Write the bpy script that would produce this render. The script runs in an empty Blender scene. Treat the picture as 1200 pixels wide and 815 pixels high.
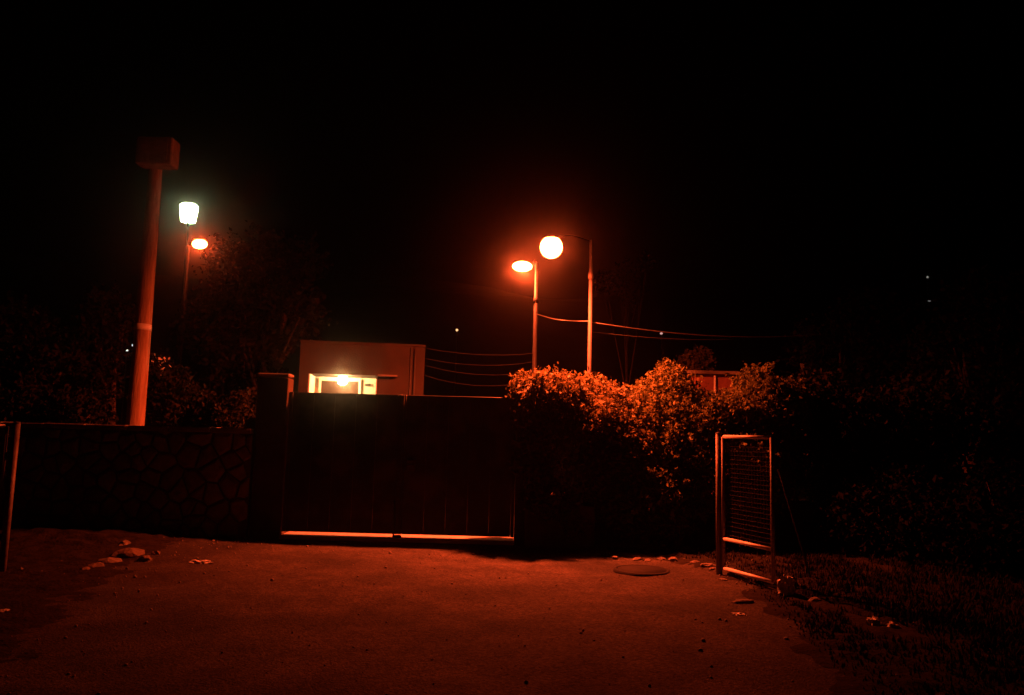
import bpy, bmesh, math, random
import numpy as np
from mathutils import Vector, Matrix, Euler, noise

random.seed(7)
RNG = np.random.default_rng(7)
scene = bpy.context.scene
COL = scene.collection
R = math.radians

# ------------------------------------------------------------------ camera
F = 900.0                       # focal length in photograph pixels (1200 wide)
cam_data = bpy.data.cameras.new("camera")
cam = bpy.data.objects.new("camera", cam_data)
COL.objects.link(cam)
cam_data.lens = 36.0 * F / 1200.0
cam_data.clip_start = 0.05
cam_data.clip_end = 1000
CAM_LOC = Vector((0, 0, 1.5))
cam.matrix_world = (Matrix.Translation(CAM_LOC)
                    @ Matrix.Rotation(R(90 + 6.6), 4, 'X')
                    @ Matrix.Rotation(R(1.5), 4, 'Z'))
scene.camera = cam
CR = cam.matrix_world.to_3x3()

def at(px, py, Y):
    """point of the place at depth Y that the photograph shows at pixel px, py"""
    d = CR @ Vector(((px - 600) / F, -(py - 407.5) / F, -1))
    return CAM_LOC + d * (Y / d.y)

def on_ground(px, py):
    d = CR @ Vector(((px - 600) / F, -(py - 407.5) / F, -1))
    return CAM_LOC + d * (-CAM_LOC.z / d.z)

# ------------------------------------------------------------------ night sky
world = bpy.data.worlds.new("World")
scene.world = world
world.use_nodes = True
wn = world.node_tree
sky = wn.nodes.new('ShaderNodeTexSky')
sky.sky_type = 'NISHITA'
sky.sun_disc = False
sky.sun_elevation = R(-9)
sky.sun_rotation = R(200)
wn.links.new(sky.outputs[0], wn.nodes['Background'].inputs[0])
wn.nodes['Background'].inputs[1].default_value = 0.05

scene.view_settings.view_transform = 'Standard'
scene.view_settings.look = 'None'
scene.view_settings.exposure = 0
scene.view_settings.gamma = 1
scene.cycles.use_denoising = True
scene.cycles.max_bounces = 5
scene.cycles.diffuse_bounces = 3
scene.cycles.volume_bounces = 1
scene.cycles.transparent_max_bounces = 8
scene.cycles.sample_clamp_indirect = 2.0
scene.cycles.sample_clamp_direct = 0
SODIUM = (1.0, 0.080, 0.017)
WHITE_GREEN = (0.72, 1.0, 0.50)

# ------------------------------------------------------------------ helpers
def tag(o, label=None, cat=None, group=None, kind=None):
    if label: o['label'] = label
    if cat: o['category'] = cat
    if group: o['group'] = group
    if kind: o['kind'] = kind
    return o

def empty(name, loc, label, cat, group=None, rz=0.0):
    o = bpy.data.objects.new(name, None)
    COL.objects.link(o)
    o.empty_display_size = 0.1
    o.location = loc
    o.rotation_euler = (0, 0, rz)
    return tag(o, label, cat, group)

def link(name, me, mat, parent=None):
    """one mesh object; world-space mesh is moved into the parent's frame"""
    if isinstance(me, bmesh.types.BMesh):
        bm = me
        me = bpy.data.meshes.new(name)
        bm.to_mesh(me)
        bm.free()
    if mat is not None and not me.materials:
        me.materials.append(mat)
    o = bpy.data.objects.new(name, me)
    COL.objects.link(o)
    if parent is not None:
        o.parent = parent
        m = Matrix.Identity(4)
        p = parent
        while p is not None:
            m = p.matrix_basis @ m
            p = p.parent
        o.matrix_parent_inverse = Matrix.Identity(4)
        o.matrix_basis = m.inverted()
    return o

def smooth(o, on=True):
    for p in o.data.polygons: p.use_smooth = on
    return o

def box(bm, c, s, rot=None, bevel=0.0):
    """box centred at c with full sizes s"""
    r = bmesh.ops.create_cube(bm, size=1)
    vs = r['verts']
    bmesh.ops.scale(bm, verts=vs, vec=s)
    if bevel > 0:
        es = list({e for v in vs for e in v.link_edges})
        rb = bmesh.ops.bevel(bm, geom=es, offset=bevel, segments=1, affect='EDGES', profile=0.5)
        vs = list({v for f in rb['faces'] for v in f.verts} | {v for v in vs if v.is_valid})
    if rot is not None:
        bmesh.ops.rotate(bm, verts=vs, cent=(0, 0, 0), matrix=rot)
    bmesh.ops.translate(bm, verts=vs, vec=c)
    return vs

def tube(bm, pts, radii, n=10, caps=True):
    pts = [Vector(p) for p in pts]
    if not hasattr(radii, '__len__'): radii = [radii] * len(pts)
    rings = []
    up = None
    for i, p in enumerate(pts):
        a = pts[max(i - 1, 0)]; b = pts[min(i + 1, len(pts) - 1)]
        t = (b - a).normalized()
        if up is None:
            up = t.orthogonal().normalized()
        up = (up - t * up.dot(t)).normalized()
        s = t.cross(up)
        rings.append([bm.verts.new(p + (up * math.cos(2 * math.pi * k / n) + s * math.sin(2 * math.pi * k / n)) * radii[i]) for k in range(n)])
    for r0, r1 in zip(rings, rings[1:]):
        for k in range(n):
            f = bm.faces.new((r0[k], r0[(k + 1) % n], r1[(k + 1) % n], r1[k]))
            f.smooth = True
    if caps:
        bm.faces.new(rings[0][::-1]); bm.faces.new(rings[-1])

def beam(bm, a, b, w, h, side=Vector((0, 1, 0))):
    """square bar from a to b, w across, h along the side vector"""
    a = Vector(a); b = Vector(b)
    t = (b - a).normalized()
    s = (side - t * side.dot(t)).normalized()
    u = t.cross(s)
    v = []
    for p in (a, b):
        for i, j in ((-1, -1), (1, -1), (1, 1), (-1, 1)):
            v.append(bm.verts.new(p + u * (w / 2 * i) + s * (h / 2 * j)))
    for q in ((0, 1, 2, 3), (7, 6, 5, 4), (0, 4, 5, 1), (1, 5, 6, 2), (2, 6, 7, 3), (3, 7, 4, 0)):
        bm.faces.new([v[k] for k in q])
    bmesh.ops.recalc_face_normals(bm, faces=bm.faces)

def lathe(bm, centre, prof, n=24, axis=None):
    """prof: (radius, z) pairs"""
    m = axis.to_matrix() if axis is not None else Matrix.Identity(3)
    rings = []
    for r, z in prof:
        if r < 1e-5:
            rings.append([bm.verts.new(centre + m @ Vector((0, 0, z)))])
        else:
            rings.append([bm.verts.new(centre + m @ Vector((r * math.cos(2 * math.pi * k / n), r * math.sin(2 * math.pi * k / n), z))) for k in range(n)])
    for r0, r1 in zip(rings, rings[1:]):
        for k in range(n):
            a, b = r0[k % len(r0)], r0[(k + 1) % len(r0)]
            c, d = r1[(k + 1) % len(r1)], r1[k % len(r1)]
            vs = []
            for v in (a, b, c, d):
                if v not in vs: vs.append(v)
            if len(vs) > 2:
                f = bm.faces.new(vs); f.smooth = True
    bmesh.ops.recalc_face_normals(bm, faces=bm.faces)

# ------------------------------------------------------------------ materials
def mat(name, c1, c2=None, scale=6.0, rough=0.8, metal=0.0, bump=0.0, bscale=40.0, detail=6, spec=0.3,
        stain=None, sscale=1.2):
    m = bpy.data.materials.new(name)
    m.use_nodes = True
    nt = m.node_tree
    b = nt.nodes['Principled BSDF']
    b.inputs['Roughness'].default_value = rough
    b.inputs['Metallic'].default_value = metal
    b.inputs['Specular IOR Level'].default_value = spec
    tc = nt.nodes.new('ShaderNodeTexCoord')
    if c2 is None: c2 = tuple(x * 0.7 for x in c1)
    n = nt.nodes.new('ShaderNodeTexNoise')
    n.inputs['Scale'].default_value = scale
    n.inputs['Detail'].default_value = detail
    n.inputs['Roughness'].default_value = 0.65
    nt.links.new(tc.outputs['Object'], n.inputs['Vector'])
    cr = nt.nodes.new('ShaderNodeValToRGB')
    cr.color_ramp.elements[0].position = 0.35
    cr.color_ramp.elements[1].position = 0.65
    cr.color_ramp.elements[0].color = (*c2, 1)
    cr.color_ramp.elements[1].color = (*c1, 1)
    nt.links.new(n.outputs[0], cr.inputs[0])
    out = cr.outputs[0]
    if stain is not None:
        n2 = nt.nodes.new('ShaderNodeTexNoise')
        n2.inputs['Scale'].default_value = sscale
        n2.inputs['Detail'].default_value = 5
        nt.links.new(tc.outputs['Object'], n2.inputs['Vector'])
        r2 = nt.nodes.new('ShaderNodeValToRGB')
        r2.color_ramp.elements[0].position = 0.47
        r2.color_ramp.elements[1].position = 0.62
        nt.links.new(n2.outputs[0], r2.inputs[0])
        mx = nt.nodes.new('ShaderNodeMix'); mx.data_type = 'RGBA'
        nt.links.new(r2.outputs[0], mx.inputs[0])
        nt.links.new(out, mx.inputs[6])
        mx.inputs[7].default_value = (*stain, 1)
        out = mx.outputs[2]
    nt.links.new(out, b.inputs['Base Color'])
    if bump > 0:
        n3 = nt.nodes.new('ShaderNodeTexNoise')
        n3.inputs['Scale'].default_value = bscale
        n3.inputs['Detail'].default_value = 5
        nt.links.new(tc.outputs['Object'], n3.inputs['Vector'])
        bp = nt.nodes.new('ShaderNodeBump')
        bp.inputs['Strength'].default_value = bump
        bp.inputs['Distance'].default_value = 0.02
        nt.links.new(n3.outputs[0], bp.inputs['Height'])
        nt.links.new(bp.outputs[0], b.inputs['Normal'])
    return m

def glow(name, col, strength):
    m = bpy.data.materials.new(name)
    m.use_nodes = True
    nt = m.node_tree
    nt.nodes.clear()
    e = nt.nodes.new('ShaderNodeEmission')
    e.inputs[0].default_value = (*col, 1)
    e.inputs[1].default_value = strength
    o = nt.nodes.new('ShaderNodeOutputMaterial')
    nt.links.new(e.outputs[0], o.inputs[0])
    return m

def leaf_mat(name, c1, c2, trans=0.25, spec=0.12):
    m = bpy.data.materials.new(name)
    m.use_nodes = True
    nt = m.node_tree
    b = nt.nodes['Principled BSDF']
    b.inputs['Roughness'].default_value = 0.65
    b.inputs['Specular IOR Level'].default_value = spec
    g = nt.nodes.new('ShaderNodeNewGeometry')
    cr = nt.nodes.new('ShaderNodeValToRGB')
    cr.color_ramp.elements[0].color = (*c1, 1)
    cr.color_ramp.elements[1].color = (*c2, 1)
    nt.links.new(g.outputs['Random Per Island'], cr.inputs[0])
    nt.links.new(cr.outputs[0], b.inputs['Base Color'])
    t = nt.nodes.new('ShaderNodeBsdfTranslucent')
    nt.links.new(cr.outputs[0], t.inputs[0])
    mx = nt.nodes.new('ShaderNodeMixShader')
    mx.inputs[0].default_value = trans
    nt.links.new(b.outputs[0], mx.inputs[1])
    nt.links.new(t.outputs[0], mx.inputs[2])
    nt.links.new(mx.outputs[0], nt.nodes['Material Output'].inputs[0])
    return m

M = {}
M['ground'] = mat('trodden_asphalt', (0.062, 0.052, 0.043), (0.032, 0.028, 0.024), scale=2.6, rough=0.92, bump=1.0,
                  bscale=60, detail=14, spec=0.12, stain=(0.024, 0.022, 0.019), sscale=0.6)
def grain(m, lo, hi, sc):
    nt = m.node_tree; b = nt.nodes['Principled BSDF']
    src = b.inputs['Base Color'].links[0].from_socket
    tc = nt.nodes.new('ShaderNodeTexCoord')
    v = nt.nodes.new('ShaderNodeTexVoronoi'); v.inputs['Scale'].default_value = sc
    nt.links.new(tc.outputs['Object'], v.inputs['Vector'])
    sep = nt.nodes.new('ShaderNodeSeparateColor'); nt.links.new(v.outputs['Color'], sep.inputs[0])
    mr = nt.nodes.new('ShaderNodeMapRange'); mr.inputs['To Min'].default_value = lo; mr.inputs['To Max'].default_value = hi
    nt.links.new(sep.outputs[0], mr.inputs['Value'])
    mx = nt.nodes.new('ShaderNodeMix'); mx.data_type = 'RGBA'; mx.blend_type = 'MULTIPLY'; mx.inputs[0].default_value = 1
    nt.links.new(src, mx.inputs[6]); nt.links.new(mr.outputs[0], mx.inputs[7])
    nt.links.new(mx.outputs[2], b.inputs['Base Color'])
def side_falloff(m):
    # lamp pool fall-off painted in: ground colour darkens towards both sides of forecourt
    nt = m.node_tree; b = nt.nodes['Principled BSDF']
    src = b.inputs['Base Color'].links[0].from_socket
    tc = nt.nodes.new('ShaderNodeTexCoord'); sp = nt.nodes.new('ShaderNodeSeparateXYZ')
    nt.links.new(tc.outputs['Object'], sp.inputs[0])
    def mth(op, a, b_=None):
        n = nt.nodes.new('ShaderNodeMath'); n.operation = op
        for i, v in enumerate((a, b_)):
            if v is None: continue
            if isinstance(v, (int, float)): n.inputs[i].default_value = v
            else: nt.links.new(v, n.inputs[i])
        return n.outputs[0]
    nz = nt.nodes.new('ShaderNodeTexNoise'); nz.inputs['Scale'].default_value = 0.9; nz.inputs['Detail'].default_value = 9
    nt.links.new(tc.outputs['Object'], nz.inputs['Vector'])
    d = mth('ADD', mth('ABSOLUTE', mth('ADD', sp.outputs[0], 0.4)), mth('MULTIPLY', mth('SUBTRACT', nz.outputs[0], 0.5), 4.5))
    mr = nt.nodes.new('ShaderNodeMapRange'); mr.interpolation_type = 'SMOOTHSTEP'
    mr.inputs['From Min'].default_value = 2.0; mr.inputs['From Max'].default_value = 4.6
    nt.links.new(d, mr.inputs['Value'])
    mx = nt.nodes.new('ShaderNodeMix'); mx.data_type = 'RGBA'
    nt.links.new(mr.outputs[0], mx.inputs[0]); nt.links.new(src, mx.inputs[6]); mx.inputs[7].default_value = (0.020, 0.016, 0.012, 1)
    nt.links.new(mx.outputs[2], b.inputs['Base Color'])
side_falloff(M['ground'])
grain(M['ground'], 0.55, 1.55, 48)
grain(M['ground'], 0.7, 1.35, 150)
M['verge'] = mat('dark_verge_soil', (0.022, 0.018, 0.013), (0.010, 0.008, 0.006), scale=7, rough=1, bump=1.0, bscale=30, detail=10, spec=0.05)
M['hill'] = mat('hill_scrub', (0.05, 0.045, 0.03), (0.03, 0.03, 0.02), scale=0.3, rough=1)
M['stone_a'] = mat('rubble_stone', (0.30, 0.26, 0.24), (0.18, 0.16, 0.15), scale=9, bump=0.8, bscale=22, rough=0.85)
M['stone_b'] = mat('brown_rubble_stone', (0.24, 0.18, 0.14), (0.14, 0.11, 0.09), scale=9, bump=0.8, bscale=22, rough=0.85)
M['mortar'] = mat('dark_mortar', (0.12, 0.10, 0.085), (0.07, 0.06, 0.05), scale=12, bump=0.8, rough=0.95)
M['concrete'] = mat('weathered_concrete', (0.30, 0.26, 0.22), (0.19, 0.16, 0.14), scale=4, bump=0.4, rough=0.9,
                    stain=(0.12, 0.10, 0.08), sscale=1.6)
M['pillar'] = mat('pillar_render', (0.085, 0.065, 0.05), (0.055, 0.042, 0.033), scale=3, bump=0.35, rough=0.9)
M['gate'] = mat('black_gate_paint', (0.030, 0.032, 0.032), (0.016, 0.017, 0.017), scale=5, bump=0.2, bscale=9,
                rough=0.42, spec=0.5, stain=(0.06, 0.06, 0.055), sscale=2.3)
M['galv'] = mat('galvanised_steel', (0.24, 0.23, 0.23), (0.17, 0.16, 0.16), scale=14, rough=0.5, metal=0.2, bump=0.15)
M['dullpost'] = mat('dull_lamp_post_paint', (0.050, 0.048, 0.050), (0.035, 0.032, 0.032), scale=10, rough=0.7, bump=0.2)
M['galvbright'] = mat('pale_galvanised_steel', (0.72, 0.70, 0.70), (0.60, 0.57, 0.56), scale=14, rough=0.5, metal=0.1, bump=0.1)
M['rustgalv'] = mat('rust_speckled_steel', (0.22, 0.19, 0.18), (0.13, 0.10, 0.085), scale=9, rough=0.55, metal=0.25, bump=0.25)
M['darkmetal'] = mat('dark_iron', (0.10, 0.09, 0.085), (0.06, 0.05, 0.045), scale=9, rough=0.6, metal=0.4, bump=0.3)
M['blackpaint'] = mat('black_post_paint', (0.012, 0.012, 0.012), (0.008, 0.008, 0.008), scale=8, rough=0.8, spec=0.1)
M['wood'] = mat('bare_pole_wood', (0.56, 0.38, 0.25), (0.28, 0.17, 0.11), scale=9, rough=0.85, bump=0.6, bscale=30)
M['boxpaint'] = mat('box_grey_paint', (0.34, 0.27, 0.23), (0.20, 0.13, 0.10), scale=5, rough=0.6, bump=0.2)
for n_ in M['wood'].node_tree.nodes:
    if n_.type == 'TEX_NOISE':
        mp = M['wood'].node_tree.nodes.new('ShaderNodeMapping'); mp.inputs['Scale'].default_value = (1.6, 1.6, 0.16)
        src_ = n_.inputs['Vector'].links[0].from_socket
        M['wood'].node_tree.links.new(src_, mp.inputs['Vector']); M['wood'].node_tree.links.new(mp.outputs[0], n_.inputs['Vector'])
M['tape'] = mat('white_tape', (0.90, 0.89, 0.86), (0.84, 0.82, 0.78), scale=10, rough=0.5)
M['render'] = mat('ochre_wall_render', (0.058, 0.044, 0.034), (0.046, 0.034, 0.027), scale=2.0, bump=0.25, rough=0.9,
                  stain=(0.036, 0.027, 0.022), sscale=0.9)
M['paleplaster'] = mat('pale_plaster', (0.74, 0.68, 0.60), (0.62, 0.54, 0.46), scale=3.5, bump=0.15, rough=0.85)
M['door'] = mat('brown_door_wood', (0.035, 0.014, 0.006), (0.022, 0.009, 0.004), scale=3, rough=0.5, bump=0.2)
M['tile'] = mat('red_roof_tile', (0.34, 0.13, 0.08), (0.22, 0.09, 0.06), scale=5, rough=0.8, bump=0.3)
M['bark'] = mat('bark', (0.13, 0.09, 0.06), (0.07, 0.05, 0.035), scale=8, rough=0.95, bump=0.9, bscale=20)
M['plastic'] = mat('crumpled_plastic', (0.75, 0.72, 0.70), (0.60, 0.57, 0.55), scale=8, rough=0.4, bump=0.3, bscale=15)
M['rock'] = mat('ground_rock', (0.17, 0.14, 0.12), (0.10, 0.085, 0.07), scale=9, rough=0.9, bump=0.6)
M['soil'] = mat('loose_soil', (0.13, 0.095, 0.07), (0.08, 0.06, 0.045), scale=6, rough=1, bump=1.0, bscale=25)
M['cable'] = mat('cable_strand', (0.55, 0.52, 0.50), (0.4, 0.38, 0.37), scale=5, rough=0.3, spec=0.6, metal=0.6)
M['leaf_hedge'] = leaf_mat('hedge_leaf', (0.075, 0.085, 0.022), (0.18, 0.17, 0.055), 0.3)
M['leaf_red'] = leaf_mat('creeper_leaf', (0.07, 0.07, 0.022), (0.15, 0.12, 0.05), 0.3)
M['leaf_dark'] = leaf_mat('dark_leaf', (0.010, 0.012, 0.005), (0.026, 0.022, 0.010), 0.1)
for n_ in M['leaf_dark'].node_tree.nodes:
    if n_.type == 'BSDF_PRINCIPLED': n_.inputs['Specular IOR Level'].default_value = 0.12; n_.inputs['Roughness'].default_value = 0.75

M['leaf_black'] = leaf_mat('shade_black_leaf', (0.003, 0.003, 0.002), (0.007, 0.006, 0.004), 0.03, 0.02)  # near black bramble leaf, the shade there put into its colour
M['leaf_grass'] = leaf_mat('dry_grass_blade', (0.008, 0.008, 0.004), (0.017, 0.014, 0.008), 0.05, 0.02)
# ------------------------------------------------------------------ ground
def ground_h(x, y):
    h = 0.035 * noise.noise(Vector((x * 0.45, y * 0.45, 0.3))) + 0.014 * noise.noise(Vector((x * 1.9, y * 1.9, 4.1)))
    # earth bank along the foot of the left wall and rough verge on the right
    if y < 10.95:
        bl = max(0.0, min(1.0, (-3.9 - x) / 1.5)) * math.exp(-((y - 10.6) / 0.55) ** 2) * 0.10
        br = max(0.0, min(1.0, (x - 1.9) / 1.2)) * max(0.0, min(1.0, (y - 8.7 + (x - 2.4) * 0.9) / 1.4)) * 0.07
        rough = 0.03 * noise.noise(Vector((x * 5, y * 5, 9))) * (1 if (bl > 0.01 or br > 0.01) else 0.15)
        h += bl + br + rough
    h *= max(0.0, min(1.0, 1.0 - (abs(y - 11.2) < 0.45) * 0.6))
    return h - 0.02

def axis_coords(lo, hi, fine_lo, fine_hi, step):
    a = list(np.arange(fine_lo, fine_hi + 1e-6, step))
    s, v = step, fine_lo
    left = []
    while v > lo:
        s *= 1.35; v -= s; left.append(max(v, lo))
    s, v = step, fine_hi
    right = []
    while v < hi:
        s *= 1.35; v += s; right.append(min(v, hi))
    return left[::-1] + a + right

xs = axis_coords(-240, 240, -7.5, 7.5, 0.06)
ys = axis_coords(-30, 199, 3.0, 11.4, 0.06)
nx, ny = len(xs), len(ys)
verts = [(x, y, ground_h(x, y)) for y in ys for x in xs]
faces = [(j * nx + i, j * nx + i + 1, (j + 1) * nx + i + 1, (j + 1) * nx + i) for j in range(ny - 1) for i in range(nx - 1)]
gm = bpy.data.meshes.new('ground')
gm.from_pydata(verts, [], faces)
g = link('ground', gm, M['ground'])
smooth(g); tag(g, kind='structure')

# far dark hillside behind everything
hv, hf = [], []
HX = np.linspace(-238, 238, 81); HY = np.linspace(55, 198, 30)
for j, y in enumerate(HY):
    for x in HX:
        t = (y - 55) / 145
        z = -0.4 + (t ** 0.8) * (46 + 14 * noise.noise(Vector((x * 0.012, 0.4, y * 0.01)))) + 1.6 * noise.noise(Vector((x * 0.06, y * 0.06, 2))) * min(1, t * 8)
        hv.append((x, y, z))
for j in range(len(HY) - 1):
    for i in range(len(HX) - 1):
        a = j * len(HX) + i
        hf.append((a, a + 1, a + 1 + len(HX), a + len(HX)))
hm = bpy.data.meshes.new('hillside'); hm.from_pydata(hv, [], hf)
hl = link('hillside', hm, M['hill']); smooth(hl); tag(hl, kind='structure')

# ------------------------------------------------------------------ left stone wall
WY = 11.0                                  # front face of the walls and gate line
def zat(py, px, Y): return at(px, py, Y).z
wall_x1 = at(289, 600, WY).x
wall_x0 = -9.0
wall_h = zat(503, 250, WY)
wall = empty('stone_wall', ((wall_x0 + wall_x1) / 2, WY + 0.2, 0),
             'low rubble stone boundary wall left of the dark metal gate', 'wall')
bm = bmesh.new()
box(bm, ((wall_x0 + wall_x1) / 2, WY + 0.22, wall_h / 2 - 0.15), (wall_x1 - wall_x0, 0.36, wall_h + 0.2))
link('mortar_core', bm, M['mortar'], wall)
bm = bmesh.new()
n_cop = 9
cw = (wall_x1 - wall_x0) / n_cop
for k in range(n_cop):
    bmc = bmesh.new()
    box(bmc, (wall_x0 + cw * (k + 0.5), WY + 0.21, wall_h - 0.012 + random.uniform(-0.006, 0.006)), (cw - 0.012, 0.46, 0.075), bevel=0.012)
    link('coping_slab', bmc, M['concrete'], wall)
bm.free()
def clip_poly(poly, nx_, ny_, c_):
    """keep the side nx*x + ny*y <= c"""
    out = []
    for i in range(len(poly)):
        p, q = poly[i], poly[(i + 1) % len(poly)]
        dp, dq = nx_ * p[0] + ny_ * p[1] - c_, nx_ * q[0] + ny_ * q[1] - c_
        if dp <= 0: out.append(p)
        if (dp < 0) != (dq < 0) and dp != dq:
            t = dp / (dp - dq); out.append((p[0] + (q[0] - p[0]) * t, p[1] + (q[1] - p[1]) * t))
    return out
def lay_stones(parent, x0, x1, z0, z1, y, seed, cw_=0.27, ch_=0.20):
    """irregular rubble: one stone per cell of a jittered pattern"""
    rr = random.Random(seed)
    sites = []
    j = 0; z = z0 - ch_
    while z < z1 + ch_:
        x = x0 - cw_ + (j % 2) * cw_ * 0.5
        while x < x1 + cw_:
            if rr.random() > 0.10:
                sites.append((x + rr.uniform(-.42, .42) * cw_, z + rr.uniform(-.40, .40) * ch_))
            x += cw_
        z += ch_; j += 1
    for (sx_, sz_) in sites:
        if not (x0 - 0.05 < sx_ < x1 + 0.05 and z0 - 0.05 < sz_ < z1 + 0.05): continue
        poly = [(x0, z0), (x1, z0), (x1, z1), (x0, z1)]
        for (tx, tz) in sites:
            if (tx, tz) == (sx_, sz_) or abs(tx - sx_) > 1.1 or abs(tz - sz_) > 0.9: continue
            dx_, dz_ = tx - sx_, tz - sz_
            L_ = math.hypot(dx_, dz_)
            dx_, dz_ = dx_ / L_, dz_ / L_
            poly = clip_poly(poly, dx_, dz_, dx_ * (sx_ + tx) / 2 + dz_ * (sz_ + tz) / 2 - rr.uniform(.007, .014))
            if len(poly) < 3: break
        if len(poly) < 3: continue
        cx_ = sum(p[0] for p in poly) / len(poly); cz_ = sum(p[1] for p in poly) / len(poly)
        if max(abs(p[0] - cx_) for p in poly) < 0.035: continue
        d_ = rr.uniform(0.03, 0.075); n_ = len(poly)
        bm = bmesh.new()
        rings = []
        for sc_, dd_ in ((1.0, -0.04), (0.97, d_ * 0.5), (0.72, d_ * rr.uniform(.85, 1.1))):
            rings.append([bm.verts.new((cx_ + (p[0] - cx_) * sc_ * rr.uniform(.96, 1.0), y - dd_ - (rr.uniform(-.006, .006) if dd_ > 0 else 0), cz_ + (p[1] - cz_) * sc_ * rr.uniform(.96, 1.0))) for p in poly])
        for r0, r1 in zip(rings, rings[1:]):
            for k in range(n_): bm.faces.new((r0[k], r0[(k + 1) % n_], r1[(k + 1) % n_], r1[k]))
        c_ = bm.verts.new((cx_, y - d_ * rr.uniform(1.0, 1.25), cz_))
        for k in range(n_): bm.faces.new((rings[2][k], rings[2][(k + 1) % n_], c_))
        bmesh.ops.recalc_face_normals(bm, faces=bm.faces)
        link('stone', bm, M['stone_a'] if rr.random() < 0.6 else M['stone_b'], parent)
lay_stones(wall, wall_x0, wall_x1, -0.05, wall_h - 0.055, WY + 0.045, 3)

# ------------------------------------------------------------------ gate pillars
def pillar(x0, x1, h, label):
    p = empty('gate_pillar', ((x0 + x1) / 2, WY + 0.32, 0), label, 'pillar', 'pillars of the metal gate')
    bm = bmesh.new()
    box(bm, ((x0 + x1) / 2, WY + 0.20, h / 2 - 0.1), (x1 - x0, 0.26, h + 0.1), bevel=0.012)
    link('shaft', bm, M['pillar'], p)
    bm = bmesh.new()
    box(bm, ((x0 + x1) / 2, WY + 0.20, h - 0.01), (x1 - x0 + 0.006, 0.27, 0.05), bevel=0.015)
    link('cap', bm, M['concrete'], p)
    return p
pl_x0 = wall_x1 + 0.012
pl_x1 = at(330, 560, WY).x
gate_h = zat(461, 400, WY + 0.1)
p1 = pillar(pl_x0, pl_x1, zat(438, 310, WY), 'plain rendered gate pillar between the stone wall and the gate')
bm = bmesh.new()
xx = pl_x0 + 0.03
tube(bm, [(xx, WY + 0.055, 0.15), (xx + 0.004, WY + 0.055, 1.0), (xx, WY + 0.055, wall_h - 0.02)], 0.011, 6)
link('conduit', bm, M['darkmetal'], p1)
pr_x0 = at(604, 560, WY).x
pr_x1 = at(640, 560, WY).x
p2 = pillar(pr_x0, pr_x1, zat(472, 620, WY), 'gate pillar overgrown with creeper at the right end of the gate')

# ------------------------------------------------------------------ the metal gate
gx0, gx1 = pl_x1 + 0.012, pr_x0 - 0.004
gmid = at(465, 600, WY).x
gb = 0.08
gate = empty('metal_gate', ((gx0 + gx1) / 2, WY + 0.15, 0), 'closed two leaf black sheet metal gate in the middle of the boundary', 'gate')
GY = WY + 0.12
for (a, b) in ((gx0, gmid - 0.006), (gmid + 0.006, gx1)):
    leaf = bpy.data.objects.new('gate_leaf', None); COL.objects.link(leaf); leaf.empty_display_size = 0.1
    leaf.parent = gate
    leaf.location = ((a + b) / 2 - gate.location.x, 0, gb)
    n = 5
    w = (b - a - 0.10) / n
    for k in range(n):                                    # folded sheet panels, each with a shallow rib at the seam
        bm = bmesh.new()
        x0, x1 = a + 0.05 + w * k, a + 0.05 + w * (k + 1) - 0.001
        box(bm, ((x0 + x1) / 2, GY + 0.01, (gb + gate_h) / 2), (x1 - x0, 0.004, gate_h - gb - 0.04))
        box(bm, (x1 - 0.02, GY + 0.005, (gb + gate_h) / 2), (0.04, 0.006, gate_h - gb - 0.05))
        link('sheet_panel', bm, M['gate'], leaf)
    for x in (a + 0.025, b - 0.025):
        bm = bmesh.new(); box(bm, (x, GY + 0.014, (gb + gate_h) / 2), (0.05, 0.05, gate_h - gb), bevel=0.004)
        link('stile', bm, M['gate'], leaf)
    for z in (gb + 0.025, gb + (gate_h - gb) * 0.52, gate_h - 0.025):
        bm = bmesh.new(); box(bm, ((a + b) / 2, GY + 0.036, z), (b - a - 0.104, 0.045, 0.05), bevel=0.004)
        link('rail', bm, M['gate'], leaf)
bm = bmesh.new(); box(bm, (gmid, GY - 0.022, (gb + gate_h) / 2), (0.055, 0.012, gate_h - gb - 0.01), bevel=.003)
link('cover_strip', bm, M['gate'], gate)
bm = bmesh.new()
tube(bm, [(gmid - 0.05, GY - 0.035, 0.0), (gmid - 0.05, GY - 0.035, 0.55)], 0.011, 8)
box(bm, (gmid - 0.05, GY - 0.025, 0.50), (0.06, 0.03, 0.05)); box(bm, (gmid - 0.05, GY - 0.025, 0.16), (0.06, 0.03, 0.05))
box(bm, (gmid, GY - 0.02, 0.03), (0.13, 0.10, 0.085), bevel=0.02)
link('drop_bolt', bm, M['darkmetal'], gate)
bm = bmesh.new()
box(bm, (gmid + 0.16, GY - 0.03, 1.05), (0.12, 0.03, 0.16), bevel=0.008)
tube(bm, [(gmid + 0.12, GY - 0.055, 1.06), (gmid + 0.22, GY - 0.06, 1.06)], 0.010, 8)
link('lock_case', bm, M['darkmetal'], gate)
# pale concrete threshold under the gate
sill = bmesh.new()
box(sill, ((gx0 + gx1) / 2, WY + 0.30, 0.012), (gx1 - gx0, 0.62, 0.05), bevel=0.008)
s = link('threshold', sill, mat('pale_threshold_concrete', (0.36, 0.33, 0.32), (0.25, 0.23, 0.22), scale=8, bump=0.2, rough=0.8)); tag(s, kind='structure')
# strands of wire over the right half of the gate
def wire(name, a, b, sag, r, label, group=None, n=14, cat='cable', m='cable'):
    a, b = Vector(a), Vector(b)
    bm = bmesh.new()
    pts = []
    for k in range(n + 1):
        t = k / n
        p = a.lerp(b, t); p.z -= sag * 4 * t * (1 - t)
        pts.append(p)
    tube(bm, pts, r, 6)
    o = link(name, bm, M[m])
    return tag(o, label, cat, group)

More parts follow.
